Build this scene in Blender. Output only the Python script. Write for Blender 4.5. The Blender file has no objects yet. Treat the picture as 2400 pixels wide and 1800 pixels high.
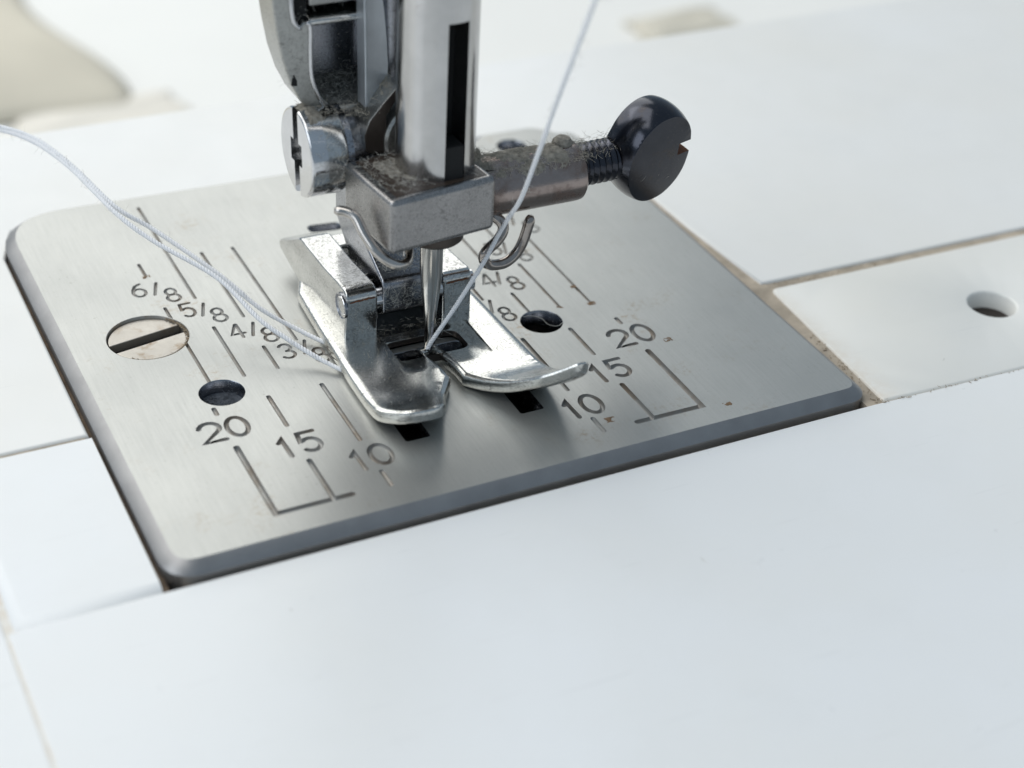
import bpy, bmesh, math, random
import numpy as np
from mathutils import Vector, Matrix
from mathutils.geometry import delaunay_2d_cdt

# One Blender unit is one millimetre.  Origin on the top of the needle plate,
# x to the right of the machine, y towards its back, z up.
sc = bpy.context.scene
sc.unit_settings.system = 'METRIC'
sc.unit_settings.scale_length = 0.001
COL = sc.collection

# ------------------------------------------------------------------ camera
cam_d = bpy.data.cameras.new('camera')
cam = bpy.data.objects.new('camera', cam_d)
COL.objects.link(cam)
cam.matrix_world = Matrix((
    (0.8963241, 0.2112002, -0.3898687, -55.0939),
    (-0.4407114, 0.5210216, -0.7309651, -124.6163),
    (0.0487499, 0.8270012, 0.5600826, 87.4464),
    (0, 0, 0, 1)))
cam_d.sensor_fit = 'HORIZONTAL'
cam_d.sensor_width = 36.0
cam_d.lens = 61.076
cam_d.clip_start = 1.0
cam_d.clip_end = 20000.0
cam_d.dof.use_dof = True
cam_d.dof.focus_distance = 157.0
cam_d.dof.aperture_fstop = 0.061076 / 2.5
sc.camera = cam

# ------------------------------------------------------------------ light
wd = bpy.data.worlds.new('World')
sc.world = wd
wd.use_nodes = True
bg = wd.node_tree.nodes['Background']
bg.inputs[0].default_value = (0.63, 0.81, 1.0, 1)
bg.inputs[1].default_value = 0.37


def area(name, loc, target, sx, sy, radiance, color):
    ld = bpy.data.lights.new(name, 'AREA')
    ld.shape = 'RECTANGLE'
    ld.size, ld.size_y = sx, sy
    ld.energy = radiance * math.pi * sx * sy
    ld.color = color
    o = bpy.data.objects.new(name, ld)
    COL.objects.link(o)
    o.location = loc
    d = Vector(target) - Vector(loc)
    o.rotation_euler = d.to_track_quat('-Z', 'Y').to_euler()
    return o


area('window_light', (-120, 900, 600), (0, 0, 0), 1450, 700, 1.8, (1.0, 0.98, 0.925))
area('ceiling_light', (-300, 300, 850), (0, 0, 0), 1000, 800, 1.95, (1.0, 0.975, 0.925))
area('side_window_light', (-800, -60, 420), (0, 0, 0), 600, 500, 2.1, (0.90, 0.95, 1.0))

sc.view_settings.view_transform = 'Standard'
sc.view_settings.look = 'None'
sc.view_settings.exposure = 0.04
sc.view_settings.gamma = 1.0
sc.render.engine = 'CYCLES'
sc.cycles.use_denoising = True
sc.cycles.max_bounces = 12
sc.cycles.diffuse_bounces = 8
sc.cycles.transmission_bounces = 12
sc.cycles.sample_clamp_indirect = 6.0
random.seed(7)
rng = np.random.default_rng(7)


# ------------------------------------------------------------------ materials
class NT:
    def __init__(self, name):
        self.m = bpy.data.materials.new(name)
        self.m.use_nodes = True
        self.t = self.m.node_tree
        self.b = self.t.nodes['Principled BSDF']
        self.tc = self.t.nodes.new('ShaderNodeTexCoord')

    def n(self, typ, **kw):
        nd = self.t.nodes.new(typ)
        for k, v in kw.items():
            setattr(nd, k, v)
        return nd

    def l(self, a, b):
        self.t.links.new(a, b)

    def coords(self, scale=(1, 1, 1)):
        mp = self.n('ShaderNodeMapping')
        mp.inputs['Scale'].default_value = scale
        self.l(self.tc.outputs['Object'], mp.inputs[0])
        return mp.outputs[0]

    def noise(self, scale, detail=4, rough=0.55, stretch=(1, 1, 1)):
        nz = self.n('ShaderNodeTexNoise')
        nz.inputs['Scale'].default_value = scale
        nz.inputs['Detail'].default_value = detail
        nz.inputs['Roughness'].default_value = rough
        self.l(self.coords(stretch), nz.inputs['Vector'])
        return nz.outputs['Fac']

    def ramp(self, fac, p0, p1, c0=(0, 0, 0, 1), c1=(1, 1, 1, 1)):
        r = self.n('ShaderNodeValToRGB')
        e = r.color_ramp.elements
        e[0].position, e[1].position = p0, p1
        e[0].color, e[1].color = c0, c1
        self.l(fac, r.inputs[0])
        return r.outputs[0]

    def mix(self, fac, a, b):
        m = self.n('ShaderNodeMix', data_type='RGBA')
        for val, idx in ((fac, 0), (a, 6), (b, 7)):
            if isinstance(val, (int, float)):
                m.inputs[idx].default_value = val
            elif isinstance(val, tuple):
                m.inputs[idx].default_value = val
            else:
                self.l(val, m.inputs[idx])
        return m.outputs[2]

    def math(self, op, a, b=None):
        m = self.n('ShaderNodeMath', operation=op)
        for val, idx in ((a, 0), (b, 1)):
            if val is None:
                continue
            if isinstance(val, (int, float)):
                m.inputs[idx].default_value = val
            else:
                self.l(val, m.inputs[idx])
        return m.outputs[0]

    def bump(self, h, strength, dist=0.05):
        b = self.n('ShaderNodeBump')
        b.inputs['Strength'].default_value = strength
        b.inputs['Distance'].default_value = dist
        self.l(h, b.inputs['Height'])
        self.l(b.outputs[0], self.b.inputs['Normal'])

    def set(self, **kw):
        for k, v in kw.items():
            s = self.b.inputs[k]
            if isinstance(v, (int, float, tuple)):
                s.default_value = v
            else:
                self.l(v, s)
        return self


def C(r, g, b):
    return (r, g, b, 1.0)


def metal(name, col, rough, metallic=1.0, dirt=None, dirt_at=(0.55, 0.75), dirt_scale=0.6,
          dust=0.0, dust_col=C(0.55, 0.53, 0.47), stretch=(1, 1, 1), bump=0.15, bscale=6.0, pits=0.0):
    t = NT(name)
    base = t.mix(t.ramp(t.noise(0.35, 5), 0.35, 0.7), col, C(*[c * 0.84 for c in col[:3]]))
    rg = t.math('MULTIPLY_ADD', t.noise(bscale * 0.5, 5), rough * 0.7)
    rg.node.inputs[2].default_value = rough * 0.65
    met = metallic
    if dirt is not None:
        f = t.ramp(t.noise(dirt_scale, 8, 0.65), dirt_at[0], dirt_at[1])
        base = t.mix(f, base, dirt)
        rg = t.math('MAXIMUM', rg, t.math('MULTIPLY', f, 0.6))
        met = t.math('SUBTRACT', met, t.math('MULTIPLY', f, 0.55 * metallic))
    if dust > 0:
        f2 = t.ramp(t.noise(4.0, 6, 0.8), 0.60 - 0.15 * dust, 0.72 - 0.1 * dust)
        f2 = t.math('MULTIPLY', f2, 0.75)
        base = t.mix(f2, base, dust_col)
        met = t.math('MULTIPLY', met, t.math('SUBTRACT', 1.0, f2))
        rg = t.math('MAXIMUM', rg, t.math('MULTIPLY', f2, 0.8))
    if pits > 0:
        pf_ = t.ramp(t.noise(4.6, 4, 0.75), 0.50, 0.60)
        patch = t.ramp(t.noise(0.5, 4, 0.6), 0.38, 0.60)
        pf_ = t.math('MULTIPLY', pf_, t.math('MULTIPLY_ADD', patch, pits))
        pf_.node.inputs[1].links[0].from_node.inputs[2].default_value = pits * 0.35
        base = t.mix(pf_, base, C(0.06, 0.058, 0.055))
        rg = t.math('MAXIMUM', rg, t.math('MULTIPLY', pf_, 0.55))
    t.set(**{'Base Color': base, 'Roughness': rg, 'Metallic': met})
    if bump:
        t.bump(t.noise(bscale, 5, 0.6, stretch), bump)
    return t.m


def plain(name, col, rough=0.5, var=0.1, scale=1.0, bump=0.0, bscale=8.0, **kw):
    t = NT(name)
    base = t.mix(t.ramp(t.noise(scale, 6), 0.3, 0.7), col, C(*[c * (1 - var) for c in col[:3]]))
    t.set(**{'Base Color': base, 'Roughness': rough})
    t.set(**kw)
    if bump:
        t.bump(t.noise(bscale, 5), bump)
    return t.m


def plate_material(name, dark=1.0):
    t = NT(name)
    base = t.mix(t.ramp(t.noise(0.09, 5), 0.35, 0.7), C(0.47 * dark, 0.472 * dark, 0.45 * dark), C(0.42 * dark, 0.423 * dark, 0.405 * dark))
    # small dark specks and brown dirt patches
    sp = t.ramp(t.noise(2.6, 7, 0.78), 0.575, 0.68)
    sp = t.math('MULTIPLY', sp, t.ramp(t.noise(0.16, 4, 0.6), 0.34, 0.62))
    base = t.mix(t.math('MULTIPLY', sp, 0.55), base, C(0.20, 0.19, 0.165))
    br = t.math('MULTIPLY', t.ramp(t.noise(0.13, 6, 0.65), 0.56, 0.70), t.ramp(t.noise(2.0, 6, 0.75), 0.48, 0.62))
    base = t.mix(t.math('MULTIPLY', br, 0.7), base, C(0.30, 0.215, 0.13))
    brushed = t.noise(2.0, 5, 0.75, (2.6, 0.10, 1.0))
    base = t.mix(t.ramp(brushed, 0.40, 0.66), base, t.mix(0.09, base, C(0.10, 0.10, 0.10)))
    rg = t.math('MULTIPLY_ADD', brushed, 0.20)
    rg.node.inputs[2].default_value = 0.28
    rg = t.math('MAXIMUM', rg, t.math('MULTIPLY', sp, 0.55))
    t.set(**{'Base Color': base, 'Roughness': rg, 'Metallic': 0.80})
    fine = t.math('ADD', t.math('MULTIPLY', brushed, 0.6), t.math('MULTIPLY', t.noise(14.0, 3), 0.5))
    t.bump(fine, 0.2, 0.04)
    return t.m


M = {}
M['plate'] = plate_material('brushed_steel')
M['groove'] = metal('engraved_steel', C(0.37, 0.365, 0.35), 0.55, 0.72, dirt=C(0.22, 0.165, 0.115), dirt_at=(0.45, 0.72), dirt_scale=0.25, bump=0.25)  # base darkened to deepen the shade of the grooves, over real brown dirt
M['chamfer'] = metal('chamfer_steel', C(0.34, 0.335, 0.335), 0.40, 0.9, bump=0.2, bscale=12)
M['chrome'] = metal('dusty_chrome', C(0.60, 0.60, 0.585), 0.15, 1.0, dirt=C(0.16, 0.10, 0.07), dirt_at=(0.62, 0.85), dirt_scale=0.4, dust=0.15, bump=0.12, bscale=7, pits=0.35)
M['sole'] = metal('worn_chrome', C(0.72, 0.715, 0.68), 0.20, 1.0, dirt=C(0.14, 0.12, 0.095), dirt_at=(0.62, 0.85), dirt_scale=0.5, dust=0.2, dust_col=C(0.30, 0.29, 0.25), bump=0.14, bscale=7, pits=0.38)
M['polish'] = metal('polished_chrome', C(0.64, 0.64, 0.65), 0.14, 1.0, dust=0.05, bump=0.05)
M['cast'] = metal('satin_zinc', C(0.43, 0.43, 0.41), 0.32, 0.95, dust=0.1, bump=0.2, bscale=9, pits=0.3)
M['brush'] = metal('brushed_bar', C(0.60, 0.635, 0.67), 0.40, 0.75, dirt=C(0.22, 0.17, 0.14), dirt_at=(0.66, 0.8), dirt_scale=0.8, stretch=(5, 5, 0.4), bump=0.3, bscale=5)
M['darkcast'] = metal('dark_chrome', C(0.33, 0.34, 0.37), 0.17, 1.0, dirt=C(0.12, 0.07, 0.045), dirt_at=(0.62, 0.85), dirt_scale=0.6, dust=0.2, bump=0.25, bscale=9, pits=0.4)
M['nickel'] = metal('tarnished_nickel', C(0.35, 0.34, 0.335), 0.28, 0.97, dirt=C(0.12, 0.075, 0.055), dirt_at=(0.60, 0.90), dirt_scale=0.35, bump=0.2, bscale=8, pits=0.35)
M['brown'] = metal('brown_nickel', C(0.36, 0.30, 0.275), 0.22, 1.0, dirt=C(0.11, 0.06, 0.04), dirt_at=(0.45, 0.78), dirt_scale=0.5, bump=0.12)
M['wire'] = metal('guide_wire', C(0.52, 0.49, 0.46), 0.16, 1.0, dirt=C(0.2, 0.14, 0.1), dirt_at=(0.62, 0.9), dirt_scale=0.8, bump=0.05)
M['wire2'] = metal('brown_wire', C(0.40, 0.36, 0.33), 0.17, 1.0, dirt=C(0.12, 0.08, 0.06), dirt_at=(0.5, 0.8), dirt_scale=0.8, bump=0.05)
M['bar'] = metal('needle_bar_steel', C(0.56, 0.55, 0.54), 0.20, 1.0, dirt=C(0.26, 0.15, 0.09), dirt_at=(0.68, 0.9), dirt_scale=0.45, bump=0.05, bscale=4)
M['needle'] = metal('needle_steel', C(0.58, 0.56, 0.53), 0.17, 1.0, bump=0.04, bscale=6)
M['black'] = metal('blued_steel', C(0.055, 0.058, 0.07), 0.17, 1.0, dirt=C(0.05, 0.04, 0.035), dirt_at=(0.55, 0.8), dirt_scale=0.5, dust=0.05, dust_col=C(0.16, 0.15, 0.13), bump=0.08, bscale=9)
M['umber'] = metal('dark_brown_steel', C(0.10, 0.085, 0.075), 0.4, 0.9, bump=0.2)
M['recess_shade'] = plain('black_recess', C(0.012, 0.012, 0.012), 0.85)  # near-black colour paints the shade inside recesses
M['rust'] = plain('rust', C(0.20, 0.075, 0.03), 0.85, 0.5, 2.0, 0.5)
M['screw'] = metal('old_screw', C(0.46, 0.43, 0.385), 0.36, 0.75, dirt=C(0.30, 0.22, 0.14), dirt_at=(0.52, 0.7), dirt_scale=0.55, bump=0.3, bscale=4)
M['slot'] = plain('slot_dirt_hole_shade', C(0.035, 0.026, 0.02), 0.7, 0.5, 2.0, 0.3)
M['grime'] = plain('brown_grime', C(0.42, 0.33, 0.23), 0.95, 0.5, 0.9, 0.6, 3.0)
M['lint'] = plain('lint', C(0.50, 0.46, 0.385), 0.95, 0.5, 2.0)
M['lintpale'] = plain('pale_lint', C(0.66, 0.64, 0.58), 0.95, 0.4, 2.0)
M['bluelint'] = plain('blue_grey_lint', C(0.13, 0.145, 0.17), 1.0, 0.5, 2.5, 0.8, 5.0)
M['oil'] = plain('oily_dirt', C(0.07, 0.05, 0.037), 0.45, 0.5, 0.8, 0.5, 3.0)
M['felt'] = plain('matted_lint', C(0.36, 0.33, 0.28), 1.0, 0.6, 2.2, 1.0, 5.0)


def thread_material():
    t = NT('white_thread')
    out = t.t.nodes['Material Output']
    d = t.n('ShaderNodeBsdfDiffuse')
    d.inputs[0].default_value = C(0.99, 0.99, 1.0)
    tr = t.n('ShaderNodeBsdfTranslucent')
    tr.inputs[0].default_value = C(1.0, 1.0, 1.0)
    mx = t.n('ShaderNodeMixShader')
    mx.inputs[0].default_value = 0.2
    t.l(d.outputs[0], mx.inputs[1])
    t.l(tr.outputs[0], mx.inputs[2])
    t.l(mx.outputs[0], out.inputs['Surface'])
    return t.m


M['thread'] = thread_material()


def plastic(name, col, rough, stain=False):
    t = NT(name)
    base = t.mix(t.ramp(t.noise(0.03, 5), 0.3, 0.75), col, C(col[0] * 0.965, col[1] * 0.95, col[2] * 0.915))
    base = t.mix(t.math('MULTIPLY', t.ramp(t.noise(0.11, 7, 0.65), 0.52, 0.75), 0.35), base, C(col[0] * 0.93, col[1] * 0.925, col[2] * 0.91))
    sp = t.ramp(t.noise(1.1, 8, 0.8), 0.69, 0.76)
    base = t.mix(t.math('MULTIPLY', sp, 0.30), base, C(0.42, 0.36, 0.28))
    scr_ = t.ramp(t.noise(1.0, 3, 0.5, (0.12, 2.2, 1.0)), 0.685, 0.72)
    base = t.mix(t.math('MULTIPLY', scr_, 0.10), base, C(0.5, 0.5, 0.5))
    if stain:      # yellow brown dirt worked into the panel beside the plate
        sep = t.n('ShaderNodeSeparateXYZ')
        t.l(t.tc.outputs['Object'], sep.inputs[0])
        near = t.n('ShaderNodeMapRange')
        near.inputs[1].default_value, near.inputs[2].default_value = 40.5, 37.0
        t.l(sep.outputs[0], near.inputs[0])
        f = t.math('MULTIPLY', t.math('POWER', near.outputs[0], 1.6), t.ramp(t.noise(0.8, 8, 0.7), 0.30, 0.65))
        base = t.mix(t.math('MULTIPLY', f, 0.5), base, C(0.55, 0.42, 0.27))
    rg = t.math('MULTIPLY_ADD', t.noise(0.25, 8, 0.7), 0.34)
    rg.node.inputs[2].default_value = rough
    t.set(**{'Base Color': base, 'Roughness': rg})
    t.bump(t.noise(9.0, 3), 0.03)
    return t.m


M['white'] = plastic('white_plastic', C(0.82, 0.83, 0.835), 0.16)
M['rearwhite'] = plastic('rear_white_plastic', C(0.825, 0.82, 0.80), 0.18)
M['cream'] = plastic('aged_plastic', C(0.79, 0.785, 0.755), 0.2, True)
M['dark'] = plain('bed_interior', C(0.05, 0.042, 0.035), 0.8)
M['seam'] = plain('seam_dirt', C(0.52, 0.44, 0.345), 0.9, 0.4, 0.5)
M['stain'] = plain('rust_stain', C(0.24, 0.15, 0.085), 0.9, 0.5, 3.0)
M['gapdirt'] = plain('gap_dirt', C(0.20, 0.145, 0.10), 0.95, 0.5, 0.5, 0.6, 3.0)
M['table'] = plain('table_top', C(0.90, 0.885, 0.84), 0.55, 0.08, 0.01)
M['cloth3'] = plain('peach_cloth', C(0.85, 0.80, 0.71), 0.95, 0.1, 0.05)
M['cloth'] = plain('beige_cloth', C(0.76, 0.70, 0.575), 0.95, 0.2, 0.02, 0.2)
M['cloth2'] = plain('grey_beige_cloth', C(0.74, 0.69, 0.58), 0.95, 0.2, 0.02, 0.2)


# ------------------------------------------------------------------ mesh helpers
def link(name, me, mat, parent=None, kind=None, smooth=35):
    if not isinstance(mat, (list, tuple)):
        mat = [mat]
    for m in mat:
        me.materials.append(m)
    o = bpy.data.objects.new(name, me)
    COL.objects.link(o)
    if parent is not None:
        o.parent = parent
    if kind:
        o['kind'] = kind
    if smooth:
        me.polygons.foreach_set('use_smooth', [True] * len(me.polygons))
        me.set_sharp_from_angle(angle=math.radians(smooth))
    return o


def mesh_obj(name, verts, faces, mat, parent=None, kind=None, smooth=35):
    me = bpy.data.meshes.new(name)
    me.from_pydata([tuple(map(float, v)) for v in verts], [], faces)
    me.validate()
    bm = bmesh.new()
    bm.from_mesh(me)
    bmesh.ops.recalc_face_normals(bm, faces=bm.faces)
    bm.to_mesh(me)
    bm.free()
    return link(name, me, mat, parent, kind, smooth)


def from_bm(name, bm, mat, parent=None, kind=None, smooth=35, weighted=True):
    bmesh.ops.recalc_face_normals(bm, faces=bm.faces)
    me = bpy.data.meshes.new(name)
    bm.to_mesh(me)
    bm.free()
    o = link(name, me, mat, parent, kind, smooth)
    if weighted:
        w = o.modifiers.new('normals', 'WEIGHTED_NORMAL')
        w.keep_sharp = True
    return o


def bevel(bm, off, seg=3, angle=0.5, test=None):
    es = [e for e in bm.edges if len(e.link_faces) == 2 and e.calc_face_angle(0) > angle and (test is None or test(e))]
    if es and off > 0:
        bmesh.ops.bevel(bm, geom=es, offset=off, segments=seg, profile=0.5, affect='EDGES', clamp_overlap=True)


def prism_bm(poly, d0, d1, axis):
    """polygon in the plane normal to axis, extruded along axis from d0 to d1.
    axis x: poly is (y,z); y: (x,z); z: (x,y)"""
    bm = bmesh.new()

    def P(a, b, d):
        return {'x': (d, a, b), 'y': (a, d, b), 'z': (a, b, d)}[axis]
    lo = [bm.verts.new(P(a, b, d0)) for a, b in poly]
    hi = [bm.verts.new(P(a, b, d1)) for a, b in poly]
    n = len(poly)
    bm.faces.new(lo)
    bm.faces.new(hi[::-1])
    for i in range(n):
        bm.faces.new((lo[i], hi[i], hi[(i + 1) % n], lo[(i + 1) % n]))
    bmesh.ops.recalc_face_normals(bm, faces=bm.faces)
    return bm


def prism(name, poly, d0, d1, axis, mat, parent, bev=0.15, seg=3, xf=None, **kw):
    bm = prism_bm(poly, d0, d1, axis)
    bevel(bm, bev, seg)
    if xf is not None:
        bm.transform(xf)
    return from_bm(name, bm, mat, parent, **kw)


def box(x0, x1, y0, y1, z0, z1):
    return prism_bm([(x0, y0), (x1, y0), (x1, y1), (x0, y1)], z0, z1, 'z')


def lathe_bm(profile, axis, origin, seg=48, bm=None):
    bm = bm or bmesh.new()
    d = Vector(axis).normalized()
    q = Vector((0, 0, 1)).rotation_difference(d)
    o = Vector(origin)
    rings = []
    for s, r in profile:
        if r < 1e-6:
            rings.append([bm.verts.new(o + d * s)])
        else:
            rings.append([bm.verts.new(o + q @ Vector((r * math.cos(2 * math.pi * k / seg), r * math.sin(2 * math.pi * k / seg), s))) for k in range(seg)])
    for a, b in zip(rings, rings[1:]):
        for k in range(seg):
            k2 = (k + 1) % seg
            if len(a) == 1:
                bm.faces.new((a[0], b[k], b[k2]))
            elif len(b) == 1:
                bm.faces.new((a[k], a[k2], b[0]))
            else:
                bm.faces.new((a[k], a[k2], b[k2], b[k]))
    return bm


def catmull(pts, n):
    p = [np.array(q, float) for q in pts]
    p = [2 * p[0] - p[1]] + p + [2 * p[-1] - p[-2]]
    out = []
    for i in range(1, len(p) - 2):
        for t in np.linspace(0, 1, n, endpoint=False):
            a, b, c, d = p[i - 1], p[i], p[i + 1], p[i + 2]
            out.append(0.5 * (2 * b + (c - a) * t + (2 * a - 5 * b + 4 * c - d) * t * t + (3 * b - a - 3 * c + d) * t ** 3))
    out.append(p[-2])
    return np.array(out)


def resample(path, step):
    path = np.asarray(path)
    seg = np.linalg.norm(np.diff(path, axis=0), axis=1)
    s = np.concatenate([[0], np.cumsum(seg)])
    n = max(2, int(s[-1] / step) + 1)
    t = np.linspace(0, s[-1], n)
    return np.stack([np.interp(t, s, path[:, k]) for k in range(3)], 1)


def frames(path):
    tg = np.gradient(path, axis=0)
    tg /= np.linalg.norm(tg, axis=1)[:, None] + 1e-12
    u = np.cross(tg[0], [0.3, 0.5, 0.81])
    u /= np.linalg.norm(u)
    U = []
    for t in tg:
        u = u - t * np.dot(u, t)
        u /= np.linalg.norm(u) + 1e-12
        U.append(u.copy())
    U = np.array(U)
    return tg, U, np.cross(tg, U)


def tube_geo(path, r, seg, verts, faces, cap=True):
    path = np.asarray(path, float)
    _, U, V = frames(path)
    rr = np.broadcast_to(np.asarray(r, float), (len(path),))
    b = len(verts)
    ang = np.arange(seg) * 2 * math.pi / seg
    for i in range(len(path)):
        for a in ang:
            verts.append(path[i] + rr[i] * (math.cos(a) * U[i] + math.sin(a) * V[i]))
    for i in range(len(path) - 1):
        for k in range(seg):
            k2 = (k + 1) % seg
            faces.append((b + i * seg + k, b + i * seg + k2, b + (i + 1) * seg + k2, b + (i + 1) * seg + k))
    if cap:
        faces.append(tuple(b + k for k in range(seg))[::-1])
        e = b + (len(path) - 1) * seg
        faces.append(tuple(e + k for k in range(seg)))


def tube(name, pts, r, mat, parent=None, seg=14, sm=8, rounded=True, **kw):
    path = resample(catmull(pts, sm), r * 0.5)
    n = len(path)
    rad = np.full(n, r)
    if rounded:
        rad[0] = rad[-1] = r * 0.55
        rad[1] = rad[-2] = r * 0.88
    v, f = [], []
    tube_geo(path, rad, seg, v, f)
    return mesh_obj(name, v, f, mat, parent, smooth=60, **kw)


def thread_mesh(name, pts, r, pitch, mat, parent=None, plies=3, sm=14, seed=0):
    rg = np.random.default_rng(seed)
    path = resample(catmull(pts, sm), pitch / 9)
    _, U, V = frames(path)
    n = len(path)
    th = 2 * math.pi * np.arange(n) / 9.0
    v, f = [], []
    wob = 1 + 0.10 * np.interp(np.arange(n), np.arange(0, n + 12, 12), rg.normal(size=len(np.arange(0, n + 12, 12))))
    for k in range(plies):
        a = th + 2 * math.pi * k / plies
        q = path + (0.44 * r * wob)[:, None] * (np.cos(a)[:, None] * U + np.sin(a)[:, None] * V)
        tube_geo(q, 0.60 * r, 7, v, f)
    return mesh_obj(name, v, f, mat, parent, smooth=80)


def fuzz(name, path, n, length, mat, parent, seed=0, r=0.018):
    rg = np.random.default_rng(seed)
    v, f = [], []
    for _ in range(n):
        p = path[rg.integers(len(path))]
        d = rg.normal(size=3)
        d /= np.linalg.norm(d)
        fibre(p + d * 0.15, d, length * rg.uniform(0.4, 1.2), r, rg, v, f, 0.7)
    return mesh_obj(name, v, f, mat, parent, 'stuff', smooth=80)


def fibre(p, d, L, r, rg, v, f, curl=0.9, nrm=None, n=7):
    pts = [np.array(p, float)]
    d = np.array(d, float)
    bend = rg.normal(size=3)
    for _ in range(n - 1):
        d = d + curl * (bend * 0.35 + rg.normal(size=3) * 0.35)
        if nrm is not None:
            d = d - nrm * np.dot(d, nrm) * 0.75
        d /= np.linalg.norm(d) + 1e-9
        pts.append(pts[-1] + d * L / (n - 1))
    tube_geo(np.array(pts), r, 3, v, f, cap=False)


def lint(name, patches, n, length, mat, parent, seed=1, r=0.02, lift=0.03, stand=0.15):
    """patches: (corner, edge_u, edge_v) parallelograms; fibres lie on them"""
    rg = np.random.default_rng(seed)
    v, f = [], []
    areas = np.array([np.linalg.norm(np.cross(u, w)) for _, u, w in patches])
    pick = rg.choice(len(patches), size=n, p=areas / areas.sum())
    for i in pick:
        c, u, w = [np.array(q, float) for q in patches[i]]
        nrm = np.cross(u, w)
        nrm /= np.linalg.norm(nrm)
        p = c + u * rg.random() + w * rg.random() + nrm * (lift + abs(rg.normal()) * lift)
        d = rg.normal(size=3)
        d -= nrm * np.dot(d, nrm)
        d /= np.linalg.norm(d)
        up = rg.random() < stand
        d = d + nrm * (0.9 if up else 0.05)
        fibre(p, d, length * rg.uniform(0.3, 1.3), r * rg.uniform(0.7, 1.3), rg, v, f, 0.9, None if up else nrm)
    return mesh_obj(name, v, f, mat, parent, 'stuff', smooth=80)


def thing(name, label, cat, loc=(0, 0, 0), group=None):
    o = bpy.data.objects.new(name, None)
    o.empty_display_size = 2
    COL.objects.link(o)
    tag(o, label, cat, group)
    return o


def tag(o, label, cat, group=None):
    o['label'] = label
    o['category'] = cat
    if group:
        o['group'] = group
    return o


def arc(cx, cy, rx, ry, a0, a1, n):
    return [(cx + rx * math.cos(math.radians(a)), cy + ry * math.sin(math.radians(a))) for a in np.linspace(a0, a1, n)]


def rounded_poly(corners, n=7):
    """corners: (x, y, radius)"""
    out = []
    m = len(corners)
    for i in range(m):
        p = np.array(corners[i][:2], float)
        r = corners[i][2]
        a = np.array(corners[i - 1][:2], float) - p
        b = np.array(corners[(i + 1) % m][:2], float) - p
        la, lb = np.linalg.norm(a), np.linalg.norm(b)
        a, b = a / la, b / lb
        if r <= 0:
            out.append(tuple(p))
            continue
        half = math.acos(max(-1, min(1, float(np.dot(a, b))))) / 2
        t = min(r / math.tan(half), 0.49 * min(la, lb))
        p0, p1 = p + a * t, p + b * t
        for s in np.linspace(0, 1, n):      # quadratic corner
            out.append(tuple((1 - s) ** 2 * p0 + 2 * s * (1 - s) * p + s * s * p1))
    return out


def inset(poly, d):
    p = np.array(poly, float)
    a2 = np.sum(p[:, 0] * np.roll(p[:, 1], -1) - np.roll(p[:, 0], -1) * p[:, 1])
    e = np.roll(p, -1, 0) - p
    ln = np.linalg.norm(e, axis=1)[:, None]
    e = e / np.maximum(ln, 1e-9)
    nr = np.stack([-e[:, 1], e[:, 0]], 1) * (1 if a2 > 0 else -1)
    n0 = np.roll(nr, 1, 0)
    b = n0 + nr
    b /= np.maximum(np.linalg.norm(b, axis=1)[:, None], 1e-6)
    c = np.maximum(np.sum(b * nr, 1), 0.35)[:, None]
    return p + b * d / c


# ------------------------------------------------------------------ engraved plate
def seg_dist(P, A, B):
    d = B - A
    t = np.clip(((P - A) @ d) / max(float(d @ d), 1e-12), 0, 1)
    return np.linalg.norm(P - (A + t[:, None] * d), axis=1)


class Stroke:
    def __init__(self, pts, hw, depth, part):
        self.p = np.array(pts, float)
        self.hw, self.depth, self.part = hw, depth, part

    def dist(self, P):
        lo, hi = self.p.min(0) - 1.2, self.p.max(0) + 1.2
        out = np.full(len(P), 9.0)
        k = np.where((P >= lo).all(1) & (P <= hi).all(1))[0]
        if len(k):
            q = P[k]
            out[k] = np.min([seg_dist(q, a, b) for a, b in zip(self.p, self.p[1:])], axis=0)
        return out

    def contour(self, d):
        p = self.p
        closed = np.linalg.norm(p[0] - p[-1]) < 1e-6
        e = np.diff(p, axis=0)
        e /= np.linalg.norm(e, axis=1)[:, None]
        n = np.stack([-e[:, 1], e[:, 0]], 1)
        if closed:
            vn = n + np.roll(n, 1, 0)
            vn = np.vstack([vn, vn[:1]])
        else:
            vn = np.vstack([n[:1], n[:-1] + n[1:], n[-1:]])
        vn /= np.linalg.norm(vn, axis=1)[:, None]
        nn = np.vstack([n, n[-1:]]) if not closed else np.vstack([n, n[:1]])
        vn /= np.clip(np.sum(vn * nn, axis=1), 0.6, 1)[:, None]
        L, R = p + vn * d, p - vn * d
        if closed:
            return [L[:-1], R[:-1]]
        k = 6

        def cap(c, v0):
            v0 = v0 / np.linalg.norm(v0)
            a0 = math.atan2(v0[1], v0[0])
            return np.array([c + d * np.array([math.cos(a0 - math.pi * j / k), math.sin(a0 - math.pi * j / k)]) for j in range(1, k)])
        return [np.vstack([L, cap(p[-1], vn[-1]), R[::-1], cap(p[0], -vn[0])])]


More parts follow.
